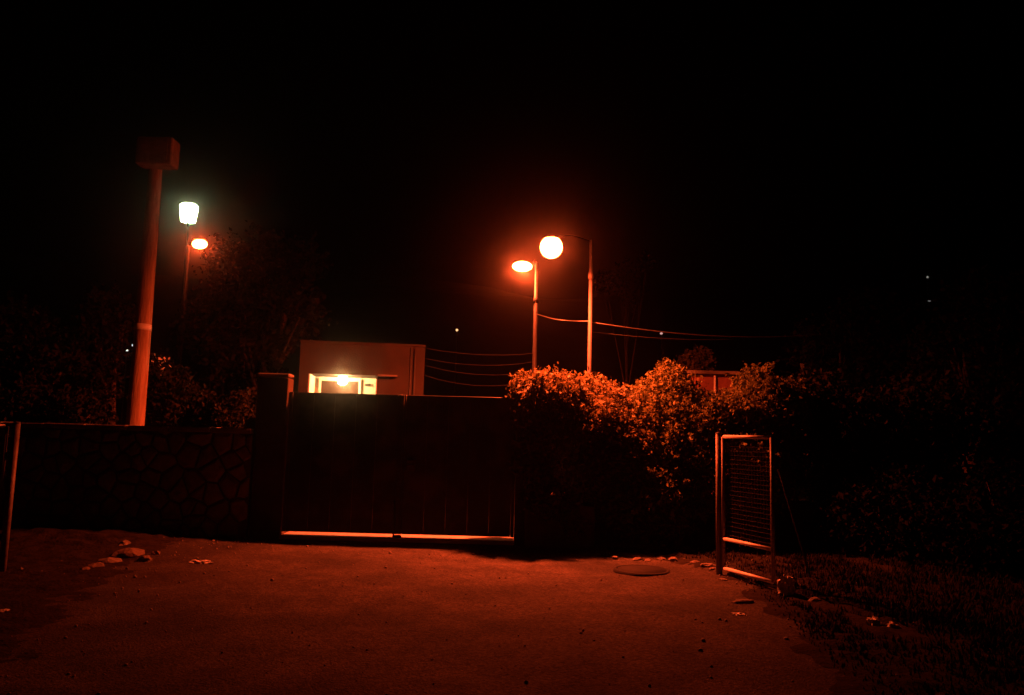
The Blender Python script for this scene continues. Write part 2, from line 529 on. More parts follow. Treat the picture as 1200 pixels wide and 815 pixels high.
# ------------------------------------------------------------------ lamps
def street_lamp(label, base, top, head, arm_r, pole_r, kind, energy, col, glow_strength, clamp_z=None, bowl=(0.15, 0.17), pole_mat='galv',
                spot=178, tilt=(0, 0), blend=0.12):
    t = empty('street_lamp', (base[0], base[1], 0), label, 'street lamp', 'street lamps')
    base = Vector((base[0], base[1], -0.05)); top = Vector(top); head = Vector(head)
    bm = bmesh.new()
    tube(bm, [base, base.lerp(top, 0.5), top], [pole_r * 1.25, pole_r * 1.08, pole_r * 0.85], 14)
    link('pole', bm, M[pole_mat], t)
    bm = bmesh.new()
    tube(bm, [base + Vector((0, 0, 0.02)), base + Vector((0, 0, 0.35))], [pole_r * 2.0, pole_r * 1.7], 14)
    link('base_sleeve', bm, M['darkmetal'], t)
    if clamp_z:
        p = base.lerp(top, (clamp_z - base.z) / (top.z - base.z))
        bm = bmesh.new(); tube(bm, [p - Vector((0, 0, 0.06)), p + Vector((0, 0, 0.06))], pole_r * 1.35, 14)
        link('clamp_band', bm, M['darkmetal'], t)
    rr, dd = bowl
    if kind == 'pendant':
        hub = head + Vector((0, 0, 0.17))
        bm = bmesh.new()
        mid = top.lerp(hub, 0.5) + Vector((0, 0, 0.05))
        tube(bm, [top - Vector((0, 0, 0.03)), mid, hub], arm_r, 8)
        link('arm', bm, M['blackpaint'], t)
        bm = bmesh.new()
        lathe(bm, head, [(0.0, 0.20), (0.045, 0.195), (0.055, 0.165), (0.10, 0.135), (0.105, 0.115), (0, 0.12)], 24)
        link('hood', bm, M['darkmetal'], t)
        bm = bmesh.new()
        prof = [(0.0, dd * 0.8)] + [(rr * math.cos(a), -dd * math.sin(a)) for a in [-0.9 + k * (math.pi / 2 + 0.9) / 12 for k in range(0, 12)]] + [(0, -dd)]
        lathe(bm, head, prof, 20)
        link('diffuser', bm, glow('lamp_glow', col, glow_strength), t)
        lp = head + Vector((0, 0, -dd - 0.03))
    elif kind == 'cobra':
        d = (head - top); d.z = 0; dn = d.normalized()
        bm = bmesh.new()
        tube(bm, [top - Vector((0, 0, 0.04)), top + dn * 0.07 + Vector((0, 0, 0.05)), head - dn * rr * 1.2 + Vector((0, 0, 0.05))], arm_r, 8)
        link('arm', bm, M[pole_mat], t)
        q = Vector((1, 0, 0)).rotation_difference(dn).to_matrix()
        bm = bmesh.new(); box(bm, (0, 0, dd * 0.9 + 0.02), (rr * 1.9, 0.16, 0.07), bevel=0.03)
        bmesh.ops.transform(bm, matrix=Matrix.Translation(head) @ q.to_4x4(), verts=bm.verts)
        link('lamp_housing', bm, M['darkmetal'], t)
        bm = bmesh.new()
        bmesh.ops.create_uvsphere(bm, u_segments=16, v_segments=10, radius=1)
        bmesh.ops.scale(bm, verts=bm.verts, vec=(rr, 0.13, dd))
        bmesh.ops.transform(bm, matrix=Matrix.Translation(head - Vector((0, 0, 0.01))) @ q.to_4x4(), verts=bm.verts)
        smooth(link('diffuser', bm, glow('lamp_glow', col, glow_strength), t))
        lp = head + Vector((0, 0, -dd - 0.04))
    else:                                   # lantern on top of the pole
        bm = bmesh.new()
        lathe(bm, head, [(0.0, -dd), (rr * 0.72, -dd), (rr * 0.8, -dd * 0.9), (rr, dd * 0.7), (rr * 0.7, dd), (0, dd * 1.02)], 8)
        link('diffuser', bm, glow('lantern_glow', col, glow_strength), t)
        bm = bmesh.new()
        lathe(bm, head, [(rr * 0.3, dd * 1.35), (rr * 1.02, dd * 1.05), (rr * 0.72, dd * 1.03), (0, dd * 1.04)], 8)
        link('lantern_cap', bm, M['darkmetal'], t)
        bm = bmesh.new(); tube(bm, [top - Vector((0, 0, 0.02)), head - Vector((0, 0, dd * 1.01))], pole_r * 0.8, 8)
        link('lantern_neck', bm, M['blackpaint'], t)
        lp = head + Vector((0, 0, -dd - 0.04))
    if energy > 0:
        ld = bpy.data.lights.new('lamp_light', 'SPOT')
        ld.energy = energy; ld.color = col; ld.spot_size = R(spot); ld.spot_blend = blend
        ld.shadow_soft_size = 0.07
        lo = bpy.data.objects.new('lamp_light', ld)
        COL.objects.link(lo)
        lo.parent = t
        lo.location = lp - t.location
        lo.rotation_euler = (R(tilt[0]), R(tilt[1]), 0)
    return t

LD = 11.75
main_head = at(646, 290, LD)
pb = at(689, 440, 12.5); pt = at(693, 281, 12.5)
street_lamp('galvanised lamp post in the hedge with the largest, brightest orange lamp on a short arm',
            (pt.x - 0.0, pt.y), pt, main_head, 0.009, 0.033, 'pendant', 8300, SODIUM, 170, tilt=(14, 5), blend=0.90, bowl=(0.175, 0.175), pole_mat='dullpost', clamp_z=zat(324, 692, 12.5))
h2 = at(612, 312, 19.0); t2 = at(629, 308, 19.0)
street_lamp('slim galvanised lamp post behind the hedge whose orange head points left towards the gate',
            (t2.x, t2.y), t2, h2, 0.03, 0.052, 'cobra', 450, SODIUM, 240, clamp_z=zat(353, 628, 19.0), bowl=(0.25, 0.13))
h3 = at(234, 286, 24.0); t3 = at(221, 288, 24.0)
street_lamp('far orange street lamp on a dark post just below the greenish white lamp',
            (t3.x, t3.y), t3, h3, 0.03, 0.055, 'cobra', 40, SODIUM, 240, bowl=(0.24, 0.15), pole_mat='blackpaint')
h4 = at(221, 250, 30.0); t4 = at(220.5, 266, 30.0)
street_lamp('greenish white lantern lamp shining above the orange lamp beside the wooden pole',
            (t4.x, t4.y), t4, h4, 0.03, 0.05, 'lantern', 0, WHITE_GREEN, 18, bowl=(0.38, 0.36), pole_mat='blackpaint')

# ------------------------------------------------------------------ leaning wooden pole
PD = 13.5
pbase = at(157, 500, PD); ptop = at(185, 176, PD)
foot = pbase + (pbase - ptop) * ((pbase.z + 0.1) / (ptop.z - pbase.z))
up = empty('utility_pole', (foot.x, foot.y, 0), 'thick leaning wooden pole behind the stone wall with a box on its top', 'utility pole')
bm = bmesh.new()
pts, rad = [], []
for k in range(13):
    t = k / 12
    p = foot.lerp(ptop, t) + Vector((0.015 * math.sin(3 * t + 1), 0, 0))
    pts.append(p); rad.append(0.165 - 0.055 * t)
tube(bm, pts, rad, 20)
link('shaft', bm, M['wood'], up)
tp = at(171, 384, PD)
f = (tp.z - foot.z) / (ptop.z - foot.z)
ax = (ptop - foot).normalized()
pc = foot.lerp(ptop, f)
bm = bmesh.new(); tube(bm, [pc - ax * 0.055, pc + ax * 0.055], 0.148, 20)
o = link('tape_band', bm, M['tape'], up); o['label'] = 'white band wrapped round the pole'
tb = at(185, 180, PD - 0.2)
bm = bmesh.new(); box(bm, tb, (0.64, 0.34, 0.50), rot=None, bevel=0.02)
link('top_box', bm, M['boxpaint'], up)
bm = bmesh.new(); box(bm, tb + Vector((0, -0.178, 0)), (0.50, 0.012, 0.38), bevel=0.004)
link('box_lid', bm, M['boxpaint'], up)
for dz in (-0.12, 0.12):
    bm = bmesh.new(); box(bm, tb + Vector((-0.02, 0.21, dz)), (0.30, 0.08, 0.04))
    link('bracket', bm, M['darkmetal'], up)

# ------------------------------------------------------------------ gatehouse
HD = 17.0
hx0 = at(354, 440, HD).x; hx1 = at(482, 440, HD).x; hx2 = at(497, 440, HD).x
hz = zat(405, 420, HD)
ox0 = at(364, 450, HD).x; ox1 = at(443, 450, HD).x; oz = zat(440, 405, HD)
gh = empty('gatehouse', ((hx0 + hx2) / 2, HD + 1.3, 0), 'small flat roofed gatehouse behind the gate with a brightly lit porch opening', 'building')
D2 = HD + 2.3; RB = HD + 0.9
bm = bmesh.new()
def bb(x0, x1, y0, y1, z0, z1): box(bm, ((x0 + x1) / 2, (y0 + y1) / 2, (z0 + z1) / 2), (x1 - x0, y1 - y0, z1 - z0))
bb(hx0, ox0, HD, D2, -.1, hz)                      # left solid
bb(ox1, hx1, HD, D2, -.1, hz)                      # right solid
bb(ox0, ox1, HD, D2, oz, hz)                       # over the porch
bb(hx1, hx2, HD + 0.04, D2, -.1, hz)               # end bay
o = link('wall', bm, M['render'], gh)
bm = bmesh.new(); bb(ox0, ox1, RB, RB + 0.1, -.1, oz - 0.002)
link('porch_back_wall', bm, M['paleplaster'], gh)
for a_, b_ in ((ox0 + 0.002, ox0 + 0.03), (ox1 - 0.03, ox1 - 0.002)):
    bm = bmesh.new(); bb(a_, b_, HD + 0.03, RB - .003, -.1, oz - .003)
    link('porch_side_wall', bm, M['paleplaster'], gh)
bm = bmesh.new(); bb(hx0 - 0.01, hx2 + 0.01, HD - 0.015, D2 + 0.02, hz + 0.003, hz + 0.05)
link('roof', bm, M['render'], gh)
dx0 = at(385, 450, RB).x; dx1 = at(427, 450, RB).x; dz = zat(448, 405, RB)
bm = bmesh.new(); bb(dx0, dx1, RB - 0.05, RB - 0.004, 0, dz)
dr = link('door', bm, M['door'], gh)
bm = bmesh.new(); tube(bm, [(dx1 - 0.08, RB - 0.10, 1.0), (dx1 - 0.08, RB - 0.10, 1.15)], 0.012, 8); bb(dx1 - .1, dx1 - .06, RB - .1, RB - .053, 1.02, 1.05)
link('handle', bm, M['galv'], dr)
for x in (dx0 - 0.03, dx1 + 0.03):
    bm = bmesh.new(); bb(x - 0.026, x + 0.026, RB - 0.07, RB - 0.003, 0, dz + 0.05); link('door_frame', bm, M['paleplaster'], gh)
sx = at(437, 452, RB - .03)
bm = bmesh.new(); box(bm, sx, (0.13, 0.03, 0.055)); link('sign_plate', bm, M['darkmetal'], gh)
for x_ in (hx1 - 0.02, hx1 + 0.07):
    bm = bmesh.new(); tube(bm, [(x_, HD - 0.025, 0.0), (x_, HD - 0.025, hz - 0.03)], 0.020, 8)
    link('drainpipe', bm, M['darkmetal'], gh)
bm = bmesh.new(); a0 = at(444, 442, HD).x; a1 = at(466, 441, HD).x
bb(a0, a1, HD - 0.20, HD - 0.003, oz - 0.02, oz + 0.015)
link('canopy_ledge', bm, M['concrete'], gh)
pl = at(406, 446.5, HD + 0.45)
bm = bmesh.new(); bmesh.ops.create_uvsphere(bm, u_segments=16, v_segments=10, radius=0.115)
bmesh.ops.translate(bm, verts=bm.verts, vec=pl)
smooth(link('porch_lamp', bm, glow('porch_lamp_glow', (1.0, 0.52, 0.19), 230), gh))
bm = bmesh.new(); tube(bm, [pl + Vector((0, 0, 0.07)), Vector((pl.x, pl.y, oz + 0.01))], 0.03, 10)
link('lamp_holder', bm, M['darkmetal'], gh)

# the gatehouse stands turned a little, its right hand side wall edge on
pv_ = Vector((hx2, HD, 0)); rm_ = Matrix.Rotation(R(6.8), 4, 'Z')
gh.rotation_euler = (0, 0, R(6.8)); gh.location = pv_ + rm_ @ (gh.location - pv_)
# ------------------------------------------------------------------ red roofed shed on the right
SD = 15.5
s0 = at(795, 437, SD); s1 = at(858, 441, SD)
sh = empty('shed', ((s0.x + s1.x) / 2, SD + 1.2, 0), 'low reddish outbuilding with a flat ledge roof behind the big hedge bush', 'building')
sz = s0.z
bm = bmesh.new(); bb(s0.x, s1.x, SD, SD + 2.4, -.1, sz - 0.02)
link('wall', bm, mat('red_painted_wall', (0.30, 0.12, 0.08), (0.22, 0.085, 0.06), scale=3, bump=0.3), sh)
bm = bmesh.new(); bb(s0.x - 0.10, s1.x + 0.10, SD - 0.14, SD + 2.5, sz - 0.017, sz + 0.045)
link('roof', bm, M['concrete'], sh)
px_ = at(837, 450, SD).x
bm = bmesh.new(); tube(bm, [(px_, SD - 0.05, 0.1), (px_, SD - 0.05, sz - 0.03)], 0.022, 8)
link('drainpipe', bm, M['tape'], sh)
for k in range(2):
    bm = bmesh.new(); x = s0.x + 0.22 + 0.42 * k; bb(x, x + 0.22, SD - 0.02, SD + .003, 1.2, 1.8)
    link('window', bm, M['darkmetal'], sh)

# ------------------------------------------------------------------ foliage
def leaves_mesh(name, lumps, n, size, seed, aspect=0.55, shell=(0.72, 1.04), droop=0.0):
    rg = np.random.default_rng(seed)
    vol = np.array([l[1][0] * l[1][1] + l[1][0] * l[1][2] for l in lumps])
    cnt = rg.multinomial(n, vol / vol.sum())
    P = []; 
    for (c, r), k in zip(lumps, cnt):
        d = rg.normal(size=(k, 3)); d /= np.linalg.norm(d, axis=1)[:, None]
        rad = rg.uniform(shell[0], shell[1], k)
        # uneven outline: lobes driven by noise over the direction
        off = np.array([noise.noise(Vector((v[0] * 2.6 + c[0] * 3, v[1] * 2.6 + c[1], v[2] * 2.6 + c[2] * 3 + seed))) for v in d])
        off2 = np.array([noise.noise(Vector((v[0] * 7 + c[0], v[1] * 7, v[2] * 7 + seed))) for v in d])
        rad = rad * (1 + 0.42 * off + 0.22 * off2) * (1 + 0.10 * rg.normal(size=k))
        keep = (off2 + rg.uniform(-0.35, 0.35, k)) > -0.38
        p = np.array(c)[None] + d * rad[:, None] * np.array(r)[None]
        P.append(p[keep])
        # sprigs standing out of the crown
        ns = max(2, k // 130)
        for _ in range(ns):
            dd = rg.normal(size=3); dd[2] = abs(dd[2]) + 0.25; dd /= np.linalg.norm(dd)
            L = rg.uniform(0.12, 0.42) * min(1.0, max(r))
            st = np.array(c) + dd * np.array(r) * 0.98
            dr_ = dd + rg.normal(size=3) * 0.25; dr_[2] += 0.5; dr_ /= np.linalg.norm(dr_)
            m_ = int(10 + L * 45)
            tt = rg.uniform(0, 1, m_)
            P.append(st[None] + dr_[None] * (tt * L)[:, None] + rg.normal(size=(m_, 3)) * 0.018)
    P = np.concatenate(P)
    P = P[P[:, 2] > 0.02]
    k = len(P)
    a = rg.normal(size=(k, 3)); a[:, 2] -= droop; a /= np.linalg.norm(a, axis=1)[:, None]
    b = rg.normal(size=(k, 3)); b -= (a * b).sum(1)[:, None] * a; b /= np.linalg.norm(b, axis=1)[:, None]
    nn = np.cross(a, b)
    s = size * np.clip(rg.lognormal(-0.08, 0.42, k), 0.35, 2.1)[:, None]
    V = np.stack([P - a * s, P + b * s * aspect + nn * s * 0.18, P + a * s, P - b * s * aspect + nn * s * 0.18], 1).reshape(-1, 3)
    base = np.arange(k) * 4
    T = np.stack([base, base + 1, base + 2, base, base + 2, base + 3], 1).reshape(-1)
    me = bpy.data.meshes.new(name)
    me.vertices.add(len(V)); me.vertices.foreach_set('co', V.astype(np.float32).ravel())
    me.loops.add(len(T)); me.loops.foreach_set('vertex_index', T.astype(np.int32))
    me.polygons.add(len(T) // 3)
    me.polygons.foreach_set('loop_start', np.arange(0, len(T), 3, dtype=np.int32))
    me.update(calc_edges=True)
    me.validate()
    return me

def plant(name, label, cat, foot, lumps, n, size, leaf, seed, group=None, trunk_r=0.05, stems=1, crown='crown', **kw):
    o = empty(name, (foot[0], foot[1], 0), label, cat, group)
    rr = random.Random(seed)
    bm = bmesh.new()
    lz = min(l[0][2] for l in lumps)
    fork = Vector((foot[0], foot[1], max(0.15, lz * 0.45)))
    for s_ in range(stems):
        fx = Vector((foot[0] + rr.uniform(-.1, .1) * (s_ > 0), foot[1] + rr.uniform(-.06, .06) * (s_ > 0), -0.08))
        tube(bm, [fx, fx.lerp(fork, 0.5) + Vector((rr.uniform(-.04, .04), 0, 0)), fork], [trunk_r * 1.3, trunk_r * 1.05, trunk_r], 9)
    for c, r in lumps:
        c = Vector(c)
        if (c - fork).length < 0.1: continue
        m1 = fork.lerp(c, 0.5) + Vector((rr.uniform(-.1, .1), rr.uniform(-.06, .06), rr.uniform(0, .12)))
        tube(bm, [fork - Vector((0, 0, 0.03)), m1, c + Vector((0, 0, r[2] * 0.35))], [trunk_r * 0.8, trunk_r * 0.5, trunk_r * 0.2], 6)
        for q in range(3):
            e = c + Vector((rr.uniform(-1, 1) * r[0], rr.uniform(-1, 1) * r[1], rr.uniform(-.3, 1) * r[2])) * 0.75
            tube(bm, [m1, m1.lerp(e, 0.6) + Vector((0, 0, 0.04)), e], [trunk_r * 0.35, trunk_r * 0.22, trunk_r * 0.09], 5)
    link('trunk', bm, M['bark'], o)
    link(crown, leaves_mesh(name + '_leaves', lumps, n, size, seed, **kw), M[leaf], o)
    return o

def L(px, py, rpx, D, ry=None, sz=1.0):
    """a lump of crown given by where it stands and its radius"""
    c = at(px, py, D); r = rpx / F * D
    return (tuple(c), (r, ry if ry else r, r * sz))

HG = 'shrubs along the right boundary'
plant('climbing_shrub', 'rusty leaved creeper swallowing the right gate pillar', 'shrub', (at(630, 600, 11.45).x, 11.62),
      [L(628, 466, 27, 11.2, .34), L(614, 490, 14, 10.98, .2), L(655, 472, 30, 11.2, .32), L(620, 525, 17, 10.92, .14), L(640, 505, 26, 10.98, .22), L(612, 460, 12, 11.3, .3), L(612, 545, 13, 10.9, .12), L(632, 560, 16, 10.9, .14), L(640, 585, 24, 10.9, .14)],
      17000, 0.030, 'leaf_red', 11, HG, stems=2)
plant('hedge_shrub', 'narrow orange lit shrub around the foot of the tall lamp post', 'shrub', (at(692, 600, 11.4).x, 11.35),
      [L(692, 464, 22, 11.7, .3), L(690, 495, 30, 11.25, .4), L(672, 500, 22, 11.1, .3), L(712, 495, 24, 11.3, .35), L(690, 560, 34, 11.1, .3), L(668, 610, 22, 11.0, .22), L(664, 470, 22, 11.4, .35), L(715, 475, 22, 11.6, .35), L(728, 500, 26, 11.3, .35)],
      24000, 0.027, 'leaf_red', 12, HG, stems=3)
plant('hedge_shrub', 'low shrub in the dip between the lamp post and the tallest bush', 'shrub', (at(738, 600, 11.4).x, 11.35),
      [L(738, 497, 28, 11.4, .35), L(735, 482, 20, 11.7, .35), L(757, 490, 24, 11.5, .35), L(748, 530, 32, 11.15, .35), L(722, 540, 28, 11.1, .3), L(740, 590, 38, 11.1, .35)],
      19000, 0.026, 'leaf_red', 13, HG, stems=3)
plant('hedge_shrub', 'tallest and broadest bush of the hedge, beside the red outbuilding', 'shrub', (at(795, 600, 11.4).x, 11.45),
      [L(786, 466, 32, 11.6, .4), L(762, 470, 22, 11.6, .35), L(803, 474, 22, 11.7, .35), L(784, 447, 18, 11.7, .3), L(768, 488, 32, 11.35, .4), L(818, 500, 34, 11.4, .45), L(848, 488, 25, 11.5, .4),
       L(800, 525, 46, 11.1, .4), L(780, 585, 48, 11.0, .4), L(830, 560, 42, 11.1, .4)],
      42000, 0.026, 'leaf_hedge', 14, HG, stems=4, trunk_r=0.06)
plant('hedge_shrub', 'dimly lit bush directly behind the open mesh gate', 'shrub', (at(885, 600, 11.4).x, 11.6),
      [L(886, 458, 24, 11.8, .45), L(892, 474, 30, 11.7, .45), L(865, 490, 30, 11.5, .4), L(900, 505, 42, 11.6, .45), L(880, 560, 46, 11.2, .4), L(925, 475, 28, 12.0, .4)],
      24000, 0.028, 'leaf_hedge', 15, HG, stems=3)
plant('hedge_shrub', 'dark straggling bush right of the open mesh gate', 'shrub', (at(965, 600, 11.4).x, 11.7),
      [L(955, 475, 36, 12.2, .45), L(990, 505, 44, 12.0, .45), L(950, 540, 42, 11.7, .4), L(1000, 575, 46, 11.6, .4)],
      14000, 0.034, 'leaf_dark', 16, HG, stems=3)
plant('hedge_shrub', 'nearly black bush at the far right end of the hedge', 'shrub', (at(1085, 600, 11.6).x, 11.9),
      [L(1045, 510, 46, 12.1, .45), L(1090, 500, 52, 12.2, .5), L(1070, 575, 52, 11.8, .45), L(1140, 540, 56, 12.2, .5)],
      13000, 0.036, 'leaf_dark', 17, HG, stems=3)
plant('bramble', 'low black bramble thicket added to darken the verge beyond the prop rod', 'shrub', (at(1040, 640, 10.2).x, 10.2),  # this and the next thicket are added to blacken the lit verge
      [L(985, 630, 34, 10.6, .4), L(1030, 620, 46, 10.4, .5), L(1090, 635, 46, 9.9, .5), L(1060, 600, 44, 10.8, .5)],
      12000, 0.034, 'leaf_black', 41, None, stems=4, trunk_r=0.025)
plant('bramble', 'low black bramble thicket added to darken the ground at the right edge of the picture', 'shrub', (at(1170, 660, 9.2).x, 9.2),
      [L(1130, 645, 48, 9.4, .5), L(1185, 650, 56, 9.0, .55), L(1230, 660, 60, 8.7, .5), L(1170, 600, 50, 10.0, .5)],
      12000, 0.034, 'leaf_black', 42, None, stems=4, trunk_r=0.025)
# low concrete wall the hedge grows over
wall_r = empty('concrete_wall', (5.0, WY + 0.75, 0), 'low concrete boundary wall hidden behind the hedge right of the gate', 'wall')
bm = bmesh.new()
box(bm, ((pr_x1 + 10.5) / 2, WY + 0.75, 0.20), (10.5 - pr_x1, 0.2, 0.8)); link('wall_body', bm, M['pillar'], wall_r)
bm = bmesh.new(); box(bm, ((pr_x1 + 10.5) / 2, WY + 0.75, 0.635), (10.5 - pr_x1, 0.28, 0.06), bevel=.01); link('coping', bm, M['pillar'], wall_r)
# rough concrete buttress right of the gate
bx = at(655, 618, 10.95)
bt = bmesh.new(); box(bt, (bx.x, 10.98, 0.27), (0.95, 0.22, 0.62), bevel=0.03)
for v in bt.verts: v.co += Vector((random.uniform(-.02, .02), random.uniform(-.02, .02), random.uniform(-.03, .03)))
o = link('concrete_block', bt, M['pillar']); tag(o, 'rough low concrete block at the foot of the creeper, right of the gate', 'concrete block')

TG = 'trees behind the stone wall'
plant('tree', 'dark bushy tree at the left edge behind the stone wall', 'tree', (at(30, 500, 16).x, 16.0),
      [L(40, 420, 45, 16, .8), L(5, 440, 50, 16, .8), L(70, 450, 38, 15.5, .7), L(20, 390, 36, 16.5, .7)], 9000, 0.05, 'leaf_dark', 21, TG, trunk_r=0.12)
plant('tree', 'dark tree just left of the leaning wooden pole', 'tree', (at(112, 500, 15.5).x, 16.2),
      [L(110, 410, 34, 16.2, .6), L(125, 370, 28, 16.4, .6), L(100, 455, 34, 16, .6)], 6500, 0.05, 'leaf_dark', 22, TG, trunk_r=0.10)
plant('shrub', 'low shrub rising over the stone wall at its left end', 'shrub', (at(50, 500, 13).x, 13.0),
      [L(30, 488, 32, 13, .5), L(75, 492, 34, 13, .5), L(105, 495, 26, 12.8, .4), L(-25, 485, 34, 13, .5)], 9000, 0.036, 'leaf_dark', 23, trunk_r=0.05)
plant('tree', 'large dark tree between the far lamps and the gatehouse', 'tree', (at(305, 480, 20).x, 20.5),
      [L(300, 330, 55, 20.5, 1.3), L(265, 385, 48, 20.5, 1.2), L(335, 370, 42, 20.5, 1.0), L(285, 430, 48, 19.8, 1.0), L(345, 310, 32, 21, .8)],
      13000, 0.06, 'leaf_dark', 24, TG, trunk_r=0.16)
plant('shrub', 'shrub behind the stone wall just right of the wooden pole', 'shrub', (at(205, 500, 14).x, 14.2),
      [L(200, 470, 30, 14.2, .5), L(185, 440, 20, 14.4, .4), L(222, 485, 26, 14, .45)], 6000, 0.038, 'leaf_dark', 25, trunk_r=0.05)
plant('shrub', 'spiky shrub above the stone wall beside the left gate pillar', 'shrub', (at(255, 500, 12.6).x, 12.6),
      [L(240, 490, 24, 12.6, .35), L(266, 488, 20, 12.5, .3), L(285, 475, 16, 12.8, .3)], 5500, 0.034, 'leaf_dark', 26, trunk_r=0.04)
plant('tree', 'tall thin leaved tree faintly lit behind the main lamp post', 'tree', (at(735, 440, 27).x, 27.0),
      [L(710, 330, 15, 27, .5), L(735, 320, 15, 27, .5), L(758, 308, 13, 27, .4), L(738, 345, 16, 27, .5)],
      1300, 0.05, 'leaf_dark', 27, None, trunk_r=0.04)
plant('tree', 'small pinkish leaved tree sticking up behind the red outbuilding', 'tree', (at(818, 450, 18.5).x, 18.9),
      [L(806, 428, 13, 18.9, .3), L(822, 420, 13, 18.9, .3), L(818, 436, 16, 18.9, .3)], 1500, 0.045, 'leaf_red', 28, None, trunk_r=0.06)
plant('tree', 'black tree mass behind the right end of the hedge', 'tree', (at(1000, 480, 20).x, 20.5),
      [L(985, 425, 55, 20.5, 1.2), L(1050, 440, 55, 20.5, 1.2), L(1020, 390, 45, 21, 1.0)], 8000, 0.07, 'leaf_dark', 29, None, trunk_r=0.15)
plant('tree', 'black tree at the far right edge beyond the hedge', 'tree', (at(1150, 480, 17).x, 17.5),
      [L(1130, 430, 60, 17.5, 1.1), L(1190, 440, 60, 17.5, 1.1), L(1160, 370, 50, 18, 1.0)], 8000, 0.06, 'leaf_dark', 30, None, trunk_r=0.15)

# ------------------------------------------------------------------ cables
CG = 'overhead cables'
pA = at(632, 369, 19.0); pM = at(690, 377, 12.65); pB = at(800, 385, 24.0)
wire('overhead_cable', at(691, 377.5, 12.5), at(960, 392, 16.5), 0.14, 0.008, 'lit overhead cable running right from the tall lamp post', CG, n=24)
wire('overhead_cable', at(629, 368, 19.0), at(691, 376.5, 12.5), 0.06, 0.006, 'short cable strung between the two lamp posts above the hedge', CG)
wire('overhead_cable', at(860, 398, 15.5), at(691, 389, 12.5), 0.05, 0.004, 'thin slack cable below the lit one right of the tall lamp post', CG)
for k, (ya, yb) in enumerate(((408, 414), (420, 424), (428, 435), (440, 446))):
    wire('overhead_cable', at(497, ya, HD + 1.0), at(628, yb, 19.0), 0.10 + 0.03 * k, 0.0045,
         ['topmost of the faint cables between gatehouse and slim lamp post', 'second faint cable from the top between gatehouse and slim lamp post',
          'third faint cable from the top between gatehouse and slim lamp post', 'lowest faint cable between gatehouse and slim lamp post'][k], CG, m='darkmetal')

# ------------------------------------------------------------------ open mesh gate leaves on the forecourt
def mesh_leaf(label, post_xy, ang, w, h, group, mirror=1, brace=True):
    t = empty('mesh_gate', (post_xy[0], post_xy[1], 0), label, 'gate', group, rz=ang)
    def T(name, bm, m):
        me = bpy.data.meshes.new(name); bm.to_mesh(me); bm.free(); me.materials.append(M[m])
        o = bpy.data.objects.new(name, me); COL.objects.link(o); o.parent = t
        return o
    bm = bmesh.new(); tube(bm, [(0, 0, -0.1), (0, 0, h + 0.03)], 0.036, 14); T('post', bm, 'rustgalv')
    bm = bmesh.new(); lathe(bm, Vector((0, 0, h + 0.03)), [(0.038, 0), (0.036, 0.012), (0, 0.026)], 14); T('post_cap', bm, 'darkmetal')
    x0, x1 = 0.085, 0.085 + w
    z0 = 0.07
    for x in (x0, x1):
        bm = bmesh.new(); tube(bm, [(x, 0, z0), (x, 0, h)], 0.021, 12); T('stile', bm, 'rustgalv')
    for z in (z0 + 0.0, z0 + 0.33, h):
        bm = bmesh.new(); tube(bm, [(x0 + 0.018, 0, z), (x1 - 0.018, 0, z)], 0.021, 12); T('rail', bm, 'galvbright')
    bm = bmesh.new()
    z = z0 + 0.33
    while z < h - 0.03:
        z += 0.05
        beam(bm, (x0, 0.012, z), (x1, 0.012, z), 0.0028, 0.0028) if z < h - 0.02 else None
    x = x0 + 0.05
    while x < x1 - 0.02:
        beam(bm, (x, 0.016, z0 + 0.33), (x, 0.016, h), 0.0028, 0.0028, Vector((0, 1, 0))); x += 0.05
    z = z0
    while z < z0 + 0.30:
        z += 0.1
    T('wire_mesh', bm, 'darkmetal')
    for z in (0.35, h - 0.3):
        bm = bmesh.new(); box(bm, (0.045, 0, z), (0.06, 0.03, 0.07), bevel=.006); T('hinge', bm, 'darkmetal')
    return t
pL = on_ground(843, 672); pR = on_ground(907, 691)
d = pR - pL
mesh_leaf('open mesh panel gate with bright top rail standing before the hedge', (pL.x, pL.y), math.atan2(d.y, d.x), math.hypot(d.x, d.y) - 0.09,
          zat(512, 843, pL.y), 'open mesh gates either side of the forecourt')
br = bmesh.new()
q0 = at(913, 552, pR.y + 0.05); q1 = on_ground(952, 682)
tube(br, [q1 + Vector((0, 0, -0.03)), q0], 0.011, 8)
o = link('prop_rod', br, M['darkmetal']); tag(o, 'thin metal rod propped slantwise behind the mesh gate on the right', 'rod')
# its twin at the left edge of the picture
lp_ = at(11, 560, 8.0)
lh = zat(500, 15, 8.0)
mesh_leaf('mesh panel gate cut off by the left edge in front of the stone wall', (lp_.x + 0.02, 8.0), R(200), 0.95, lh,
          'open mesh gates either side of the forecourt')

# ------------------------------------------------------------------ forecourt details
def rock(name, c, s, seed, m, label, cat, group=None, flat=0.6):
    rr = random.Random(seed)
    bm = bmesh.new()
    bmesh.ops.create_icosphere(bm, subdivisions=2, radius=1)
    for v in bm.verts:
        k = 1 + 0.38 * noise.noise(v.co * 1.5 + Vector((seed, 0, 0))) + rr.uniform(-.06, .06)
        v.co = Vector((v.co.x * s[0], v.co.y * s[1], v.co.z * s[2])) * k
    bmesh.ops.rotate(bm, verts=bm.verts, cent=(0, 0, 0), matrix=Matrix.Rotation(rr.uniform(0, 6), 3, 'Z'))
    me = bpy.data.meshes.new(name); bm.to_mesh(me); bm.free(); me.materials.append(M[m])
    o = bpy.data.objects.new(name, me); COL.objects.link(o)
    o.location = (c[0], c[1], ground_h(c[0], c[1]) + s[2] * flat)
    return tag(o, label, cat, group)

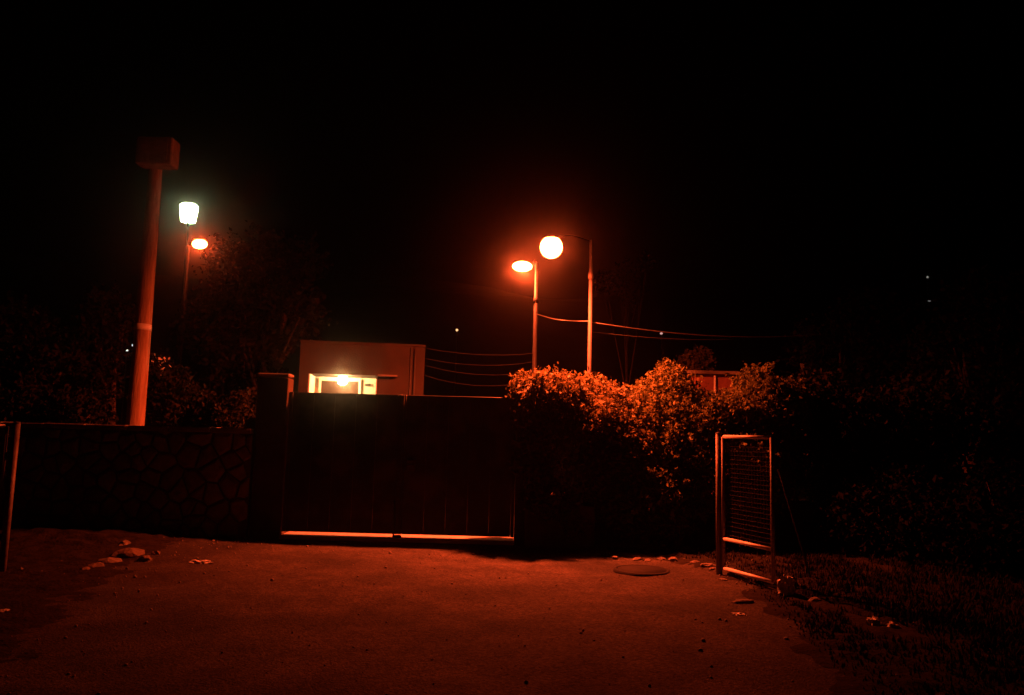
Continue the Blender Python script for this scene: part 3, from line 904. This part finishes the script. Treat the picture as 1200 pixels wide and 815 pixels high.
def crumple(name, c, s, seed, label, cat, m='plastic'):
    rr = random.Random(seed)
    bm = bmesh.new()
    bmesh.ops.create_icosphere(bm, subdivisions=3, radius=1)
    for v in bm.verts:
        k = 1 + 0.75 * noise.noise(v.co * 2.1 + Vector((seed, 1, 0))) + 0.30 * noise.noise(v.co * 5.5 + Vector((0, seed, 3)))
        v.co = Vector((v.co.x * s[0], v.co.y * s[1], max(-0.6, v.co.z) * s[2])) * k
    me = bpy.data.meshes.new(name); bm.to_mesh(me); bm.free(); me.materials.append(M[m])
    o = bpy.data.objects.new(name, me); COL.objects.link(o)
    o.location = (c[0], c[1], ground_h(c[0], c[1]) + s[2] * 0.5)
    return tag(o, label, cat)

c = on_ground(921, 697)
crumple('plastic_bag', c, (0.075, 0.055, 0.13), 3, 'upright crumpled white bag at the foot of the mesh gate', 'bag')
c = on_ground(236, 658)
crumple('paper_scrap', c, (0.11, 0.05, 0.022), 5, 'flat pale scrap lying on the ground before the stone wall', 'litter')
c = on_ground(1024, 732); crumple('plastic_bag', c, (0.055, 0.05, 0.045), 8, 'left one of two pale crumpled lumps on the dark verge', 'litter')
c = on_ground(1047, 735); crumple('plastic_bag', c, (0.05, 0.04, 0.035), 9, 'right one of two pale crumpled lumps on the dark verge', 'litter')
c = on_ground(955, 705); rock('rock', c, (0.08, 0.05, 0.035), 12, 'rock', 'dull pinkish stone right of the upright white bag', 'stone')
c = on_ground(866, 720); crumple('paper_scrap', c, (0.055, 0.03, 0.012), 15, 'small pale scrap on the ground below the mesh gate', 'litter')
c = on_ground(871, 706); rock('rock', c, (0.12, 0.05, 0.022), 16, 'rock', 'flat stone lying just in front of the mesh gate', 'stone')
c = on_ground(5, 716); crumple('paper_scrap', c, (0.04, 0.03, 0.015), 19, 'tiny pale scrap at the left edge of the forecourt', 'litter')
# rubble heap at the foot of the left wall
heap = [(150, 652, .22, .07), (128, 659, .12, .05), (170, 656, .10, .045), (112, 664, .09, .04), (146, 641, .10, .05), (182, 650, .06, .03), (100, 668, .06, .03), (24, 669, .05, .03)]
heap_labels = ['largest dark stone of the rubble heap before the stone wall', 'rounded stone left of the largest rubble stone', 'stone right of the largest rubble stone',
               'outer left stone of the rubble heap', 'pale topped stone at the back of the rubble heap against the wall', 'small stone at the right end of the rubble heap',
               'smallest stone straying left of the rubble heap', 'lone pale stone near the left mesh gate']
for k, (px, py, r_, h_) in enumerate(heap):
    c = on_ground(px, py)
    rock('rock', c, (r_, r_ * 0.7, h_), 30 + k, 'rock' if k in (1, 4, 7) else 'soil', heap_labels[k], 'stone', 'stones of the rubble heap', flat=0.3)
# broken edging stones along the verge before the hedge
edge = [(705, 652), (722, 653), (742, 654), (760, 655), (778, 656), (795, 658), (812, 661), (825, 664), (836, 669), (851, 680), (862, 676)]
ORD = ['first', 'second', 'third', 'fourth', 'fifth', 'sixth', 'seventh', 'eighth', 'ninth']
edge_labels = [w + ' rough edging stone from the left before the hedge' for w in ORD] + [
    'rough stone under the post of the open mesh gate', 'rough stone just right of the mesh gate post']
for k, (px, py) in enumerate(edge):
    c = on_ground(px + random.uniform(-6, 6), py + random.uniform(-2, 1.5))
    rock('rock', (c.x, c.y), (random.uniform(.03, .11), random.uniform(.03, .05), random.uniform(.015, .04)), 50 + k, 'rock',
         edge_labels[k], 'stone', 'edging stones before the hedge', flat=0.4)
# dark soil verges beside the worn asphalt, spread wider to fade the lit pool
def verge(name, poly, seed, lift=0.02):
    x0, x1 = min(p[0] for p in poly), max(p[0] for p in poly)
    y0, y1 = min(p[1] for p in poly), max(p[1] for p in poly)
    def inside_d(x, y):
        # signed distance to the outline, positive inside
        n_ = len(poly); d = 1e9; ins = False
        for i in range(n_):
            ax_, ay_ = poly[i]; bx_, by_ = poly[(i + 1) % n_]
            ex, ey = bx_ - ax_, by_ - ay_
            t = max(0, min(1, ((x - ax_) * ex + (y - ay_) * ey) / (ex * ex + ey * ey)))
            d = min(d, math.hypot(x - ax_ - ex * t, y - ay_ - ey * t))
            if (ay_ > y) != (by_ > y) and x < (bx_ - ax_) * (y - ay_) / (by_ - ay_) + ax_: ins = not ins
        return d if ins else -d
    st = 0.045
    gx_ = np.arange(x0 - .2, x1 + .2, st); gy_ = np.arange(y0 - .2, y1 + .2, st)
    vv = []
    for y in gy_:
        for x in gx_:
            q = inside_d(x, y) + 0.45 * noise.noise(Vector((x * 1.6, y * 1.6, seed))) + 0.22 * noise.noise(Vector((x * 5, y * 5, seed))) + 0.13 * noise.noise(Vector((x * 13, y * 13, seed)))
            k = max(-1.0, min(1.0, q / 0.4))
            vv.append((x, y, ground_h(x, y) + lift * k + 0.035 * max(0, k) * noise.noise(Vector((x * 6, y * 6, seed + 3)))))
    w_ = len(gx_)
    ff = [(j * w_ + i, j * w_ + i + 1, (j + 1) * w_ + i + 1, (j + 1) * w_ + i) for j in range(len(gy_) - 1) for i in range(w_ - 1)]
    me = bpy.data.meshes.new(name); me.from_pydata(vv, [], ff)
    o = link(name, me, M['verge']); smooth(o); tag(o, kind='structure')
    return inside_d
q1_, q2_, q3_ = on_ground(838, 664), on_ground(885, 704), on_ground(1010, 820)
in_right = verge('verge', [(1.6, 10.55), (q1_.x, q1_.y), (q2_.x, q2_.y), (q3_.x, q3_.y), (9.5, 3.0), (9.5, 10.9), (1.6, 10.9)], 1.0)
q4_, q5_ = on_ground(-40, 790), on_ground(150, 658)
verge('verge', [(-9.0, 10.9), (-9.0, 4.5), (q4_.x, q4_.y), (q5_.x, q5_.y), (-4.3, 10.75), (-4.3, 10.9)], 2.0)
# rough grass over the right verge, filled in thick to darken it
def grass(label, x0, x1, y0, y1, inside, n, seed):
    rg = np.random.default_rng(seed)
    keep_clear = [on_ground(*p) for p in ((921, 694), (1024, 735), (1047, 738), (955, 707), (866, 722), (871, 708))]
    P = []
    while len(P) < n:
        x, y = rg.uniform(x0, x1), rg.uniform(y0, y1)
        q = inside(x, y)
        if q < 0.05 + 0.25 * rg.random(): continue
        if noise.noise(Vector((x * 1.7, y * 1.7, seed))) + rg.uniform(-.3, .5) < -0.12: continue
        if any((x - c.x) ** 2 + ((y - c.y - 0.0) * .35) ** 2 < 0.022 for c in keep_clear): continue
        P.append((x, y, ground_h(x, y) - 0.005, min(1.0, 0.35 + q * 0.5)))
    P = np.array(P); k = len(P)
    h = (rg.uniform(0.03, 0.12, k) * P[:, 3])[:, None]
    a = rg.uniform(0, 2 * np.pi, k)
    side = np.stack([np.cos(a), np.sin(a), 0 * a], 1) * rg.uniform(0.004, 0.009, k)[:, None]
    lean = np.stack([np.cos(a + 1.6), np.sin(a + 1.6), 0 * a], 1) * h * rg.uniform(0.15, 0.7, k)[:, None]
    b = P[:, :3]; up_ = np.array([[0, 0, 1.0]])
    m1 = b + up_ * h * 0.6 + lean * 0.35
    V = np.stack([b - side, b + side, m1 + side * .8, m1 - side * .8, b + up_ * h + lean], 1).reshape(-1, 3)
    i = np.arange(k) * 5
    T = np.stack([i, i + 1, i + 2, i, i + 2, i + 3, i + 3, i + 2, i + 4], 1).reshape(-1)
    me = bpy.data.meshes.new('grass')
    me.vertices.add(len(V)); me.vertices.foreach_set('co', V.astype(np.float32).ravel())
    me.loops.add(len(T)); me.loops.foreach_set('vertex_index', T.astype(np.int32))
    me.polygons.add(len(T) // 3); me.polygons.foreach_set('loop_start', np.arange(0, len(T), 3, dtype=np.int32))
    me.update(calc_edges=True)
    o = link('grass', me, M['leaf_grass']); tag(o, label, 'grass', kind='stuff')
grass('rough dark grass covering the right hand verge', 1.7, 8.5, 4.0, 10.9, in_right, 52000, 71)
# dark drain cover
mc = on_ground(752, 668)
cv = empty('drain_cover', (mc.x, mc.y, ground_h(mc.x, mc.y) + 0.0), 'dark round iron drain cover near the verge', 'drain cover')
bm = bmesh.new(); lathe(bm, Vector((mc.x, mc.y, ground_h(mc.x, mc.y) + 0.01)), [(0.0, 0.012), (0.28, 0.012), (0.285, 0.0), (0.285, -0.02)], 32); link('lid', bm, M['blackpaint'], cv)
bm = bmesh.new(); lathe(bm, Vector((mc.x, mc.y, ground_h(mc.x, mc.y) + 0.01)), [(0.288, -0.02), (0.288, 0.014), (0.32, 0.012), (0.33, -0.02)], 32); link('rim', bm, M['blackpaint'], cv)

# loose gravel and grit over the forecourt (uncountable)
rg = np.random.default_rng(5)
ico = bmesh.new(); bmesh.ops.create_icosphere(ico, subdivisions=1, radius=1)
iv = np.array([v.co[:] for v in ico.verts]); it = np.array([[v.index for v in f.verts] for f in ico.faces]); ico.free()
V, T = [], []
n = 0; tries = 0
while n < 3200:
    x = rg.uniform(-6.5, 6.5); y = rg.uniform(3.6, 10.9)
    edge_w = 0.22 + 0.78 * (min(1, max(0, (abs(x) - 2.2) / 2.5)) if y < 9.8 else 1)
    if rg.random() > edge_w: continue
    s_ = rg.gamma(1.6, 0.0032) + 0.002
    if s_ > 0.02: continue
    vv = iv * (s_ * rg.uniform(0.6, 1.3, 3)) * rg.uniform(0.85, 1.15, (len(iv), 1))
    V.append(vv + np.array([x, y, ground_h(x, y) + s_ * 0.3])); T.append(it + n * len(iv)); n += 1
V = np.concatenate(V); T = np.concatenate(T).ravel()
me = bpy.data.meshes.new('gravel')
me.vertices.add(len(V)); me.vertices.foreach_set('co', V.astype(np.float32).ravel())
me.loops.add(len(T)); me.loops.foreach_set('vertex_index', T.astype(np.int32))
me.polygons.add(len(T) // 3); me.polygons.foreach_set('loop_start', np.arange(0, len(T), 3, dtype=np.int32))
me.update(calc_edges=True)
gv = link('gravel', me, M['rock']); tag(gv, 'loose grit and gravel strewn over the forecourt', 'gravel', kind='stuff')

# small glinting scraps by the wooden pole
gp = at(188, 425, 13.9)
V_ = []
bm = bmesh.new()
rr = random.Random(4)
for k in range(26):
    c = gp + Vector((rr.gauss(0, .09), rr.uniform(-.1, .1), rr.gauss(0, .12)))
    a = Vector((rr.uniform(-1, 1), rr.uniform(-1, 1), rr.uniform(-1, 1))).normalized() * rr.uniform(.015, .05)
    b = Vector((rr.uniform(-1, 1), rr.uniform(-1, 1), rr.uniform(-1, 1))).normalized() * rr.uniform(.01, .03)
    v = [bm.verts.new(p) for p in (c - a, c + b, c + a, c - b)]
    bm.faces.new(v[:3]); bm.faces.new((v[0], v[2], v[3]))
o = link('foil_scraps', bm, M['plastic']); tag(o, kind='stuff'); tag(o, 'tangle of small pale glinting scraps caught in the shrub right of the wooden pole', 'litter')

# ------------------------------------------------------------------ far lights on the dark hill
def far_light(px, py, D, size, col, st, label):
    c = at(px, py, D)
    t = empty('hillside_lamp', (c.x, c.y, c.z), label, 'distant lamp', 'lamps on the dark hillside')
    bm = bmesh.new(); bmesh.ops.create_icosphere(bm, subdivisions=2, radius=1)
    bmesh.ops.scale(bm, verts=bm.verts, vec=size); bmesh.ops.translate(bm, verts=bm.verts, vec=c)
    smooth(link('bulb', bm, glow('far_glow', col, st), t))
    bm = bmesh.new(); tube(bm, [Vector((c.x, c.y, c.z - 5.0)), c - Vector((0, 0, size[2]))], 0.05, 6)
    link('post', bm, M['darkmetal'], t)
far_light(535.5, 387, 62, (.10, .10, .10), (1, .45, .18), 2.0, 'tiny amber lamp on the dark hill above the gate')
far_light(775, 391, 62, (.12, .12, .09), (1, .5, .45), .8, 'faint pinkish point of light right of the tall lamp post')
far_light(1087, 325, 70, (.09, .09, .09), (1, .9, .8), .3, 'upper of two faint white points high on the right')
far_light(1089, 353, 70, (.14, .1, .06), (1, .9, .85), .15, 'lower of two faint white points high on the right')
far_light(1073, 416, 60, (.45, .08, .04), (.9, .95, 1), .05, 'faint short horizontal strip of light low on the right')
far_light(156, 405, 45, (.07, .07, .07), (1, .9, .8), 1.5, 'left pinpoint of light beside the wooden pole')
far_light(149, 411, 45, (.06, .06, .06), (1, .9, .8), 1.3, 'lower left pinpoint of light beside the wooden pole')

# ------------------------------------------------------------------ haze added to stand for the lens bloom round the lamps
bm = bmesh.new(); box(bm, (0, 85, 41.5), (490, 236, 85.0))
hz_ = bpy.data.meshes.new('haze'); bm.to_mesh(hz_); bm.free()
hm_ = bpy.data.materials.new('bloom_haze'); hm_.use_nodes = True
nt = hm_.node_tree; nt.nodes.clear()
pv = nt.nodes.new('ShaderNodeVolumePrincipled')
pv.inputs['Color'].default_value = (0.9, 0.9, 0.9, 1)
pv.inputs['Density'].default_value = 0.0020
pv.inputs['Anisotropy'].default_value = 0.98
om = nt.nodes.new('ShaderNodeOutputMaterial')
nt.links.new(pv.outputs[0], om.inputs['Volume'])
hz_.materials.append(hm_)
ho = bpy.data.objects.new('haze', hz_); COL.objects.link(ho)
tag(ho, kind='stuff')
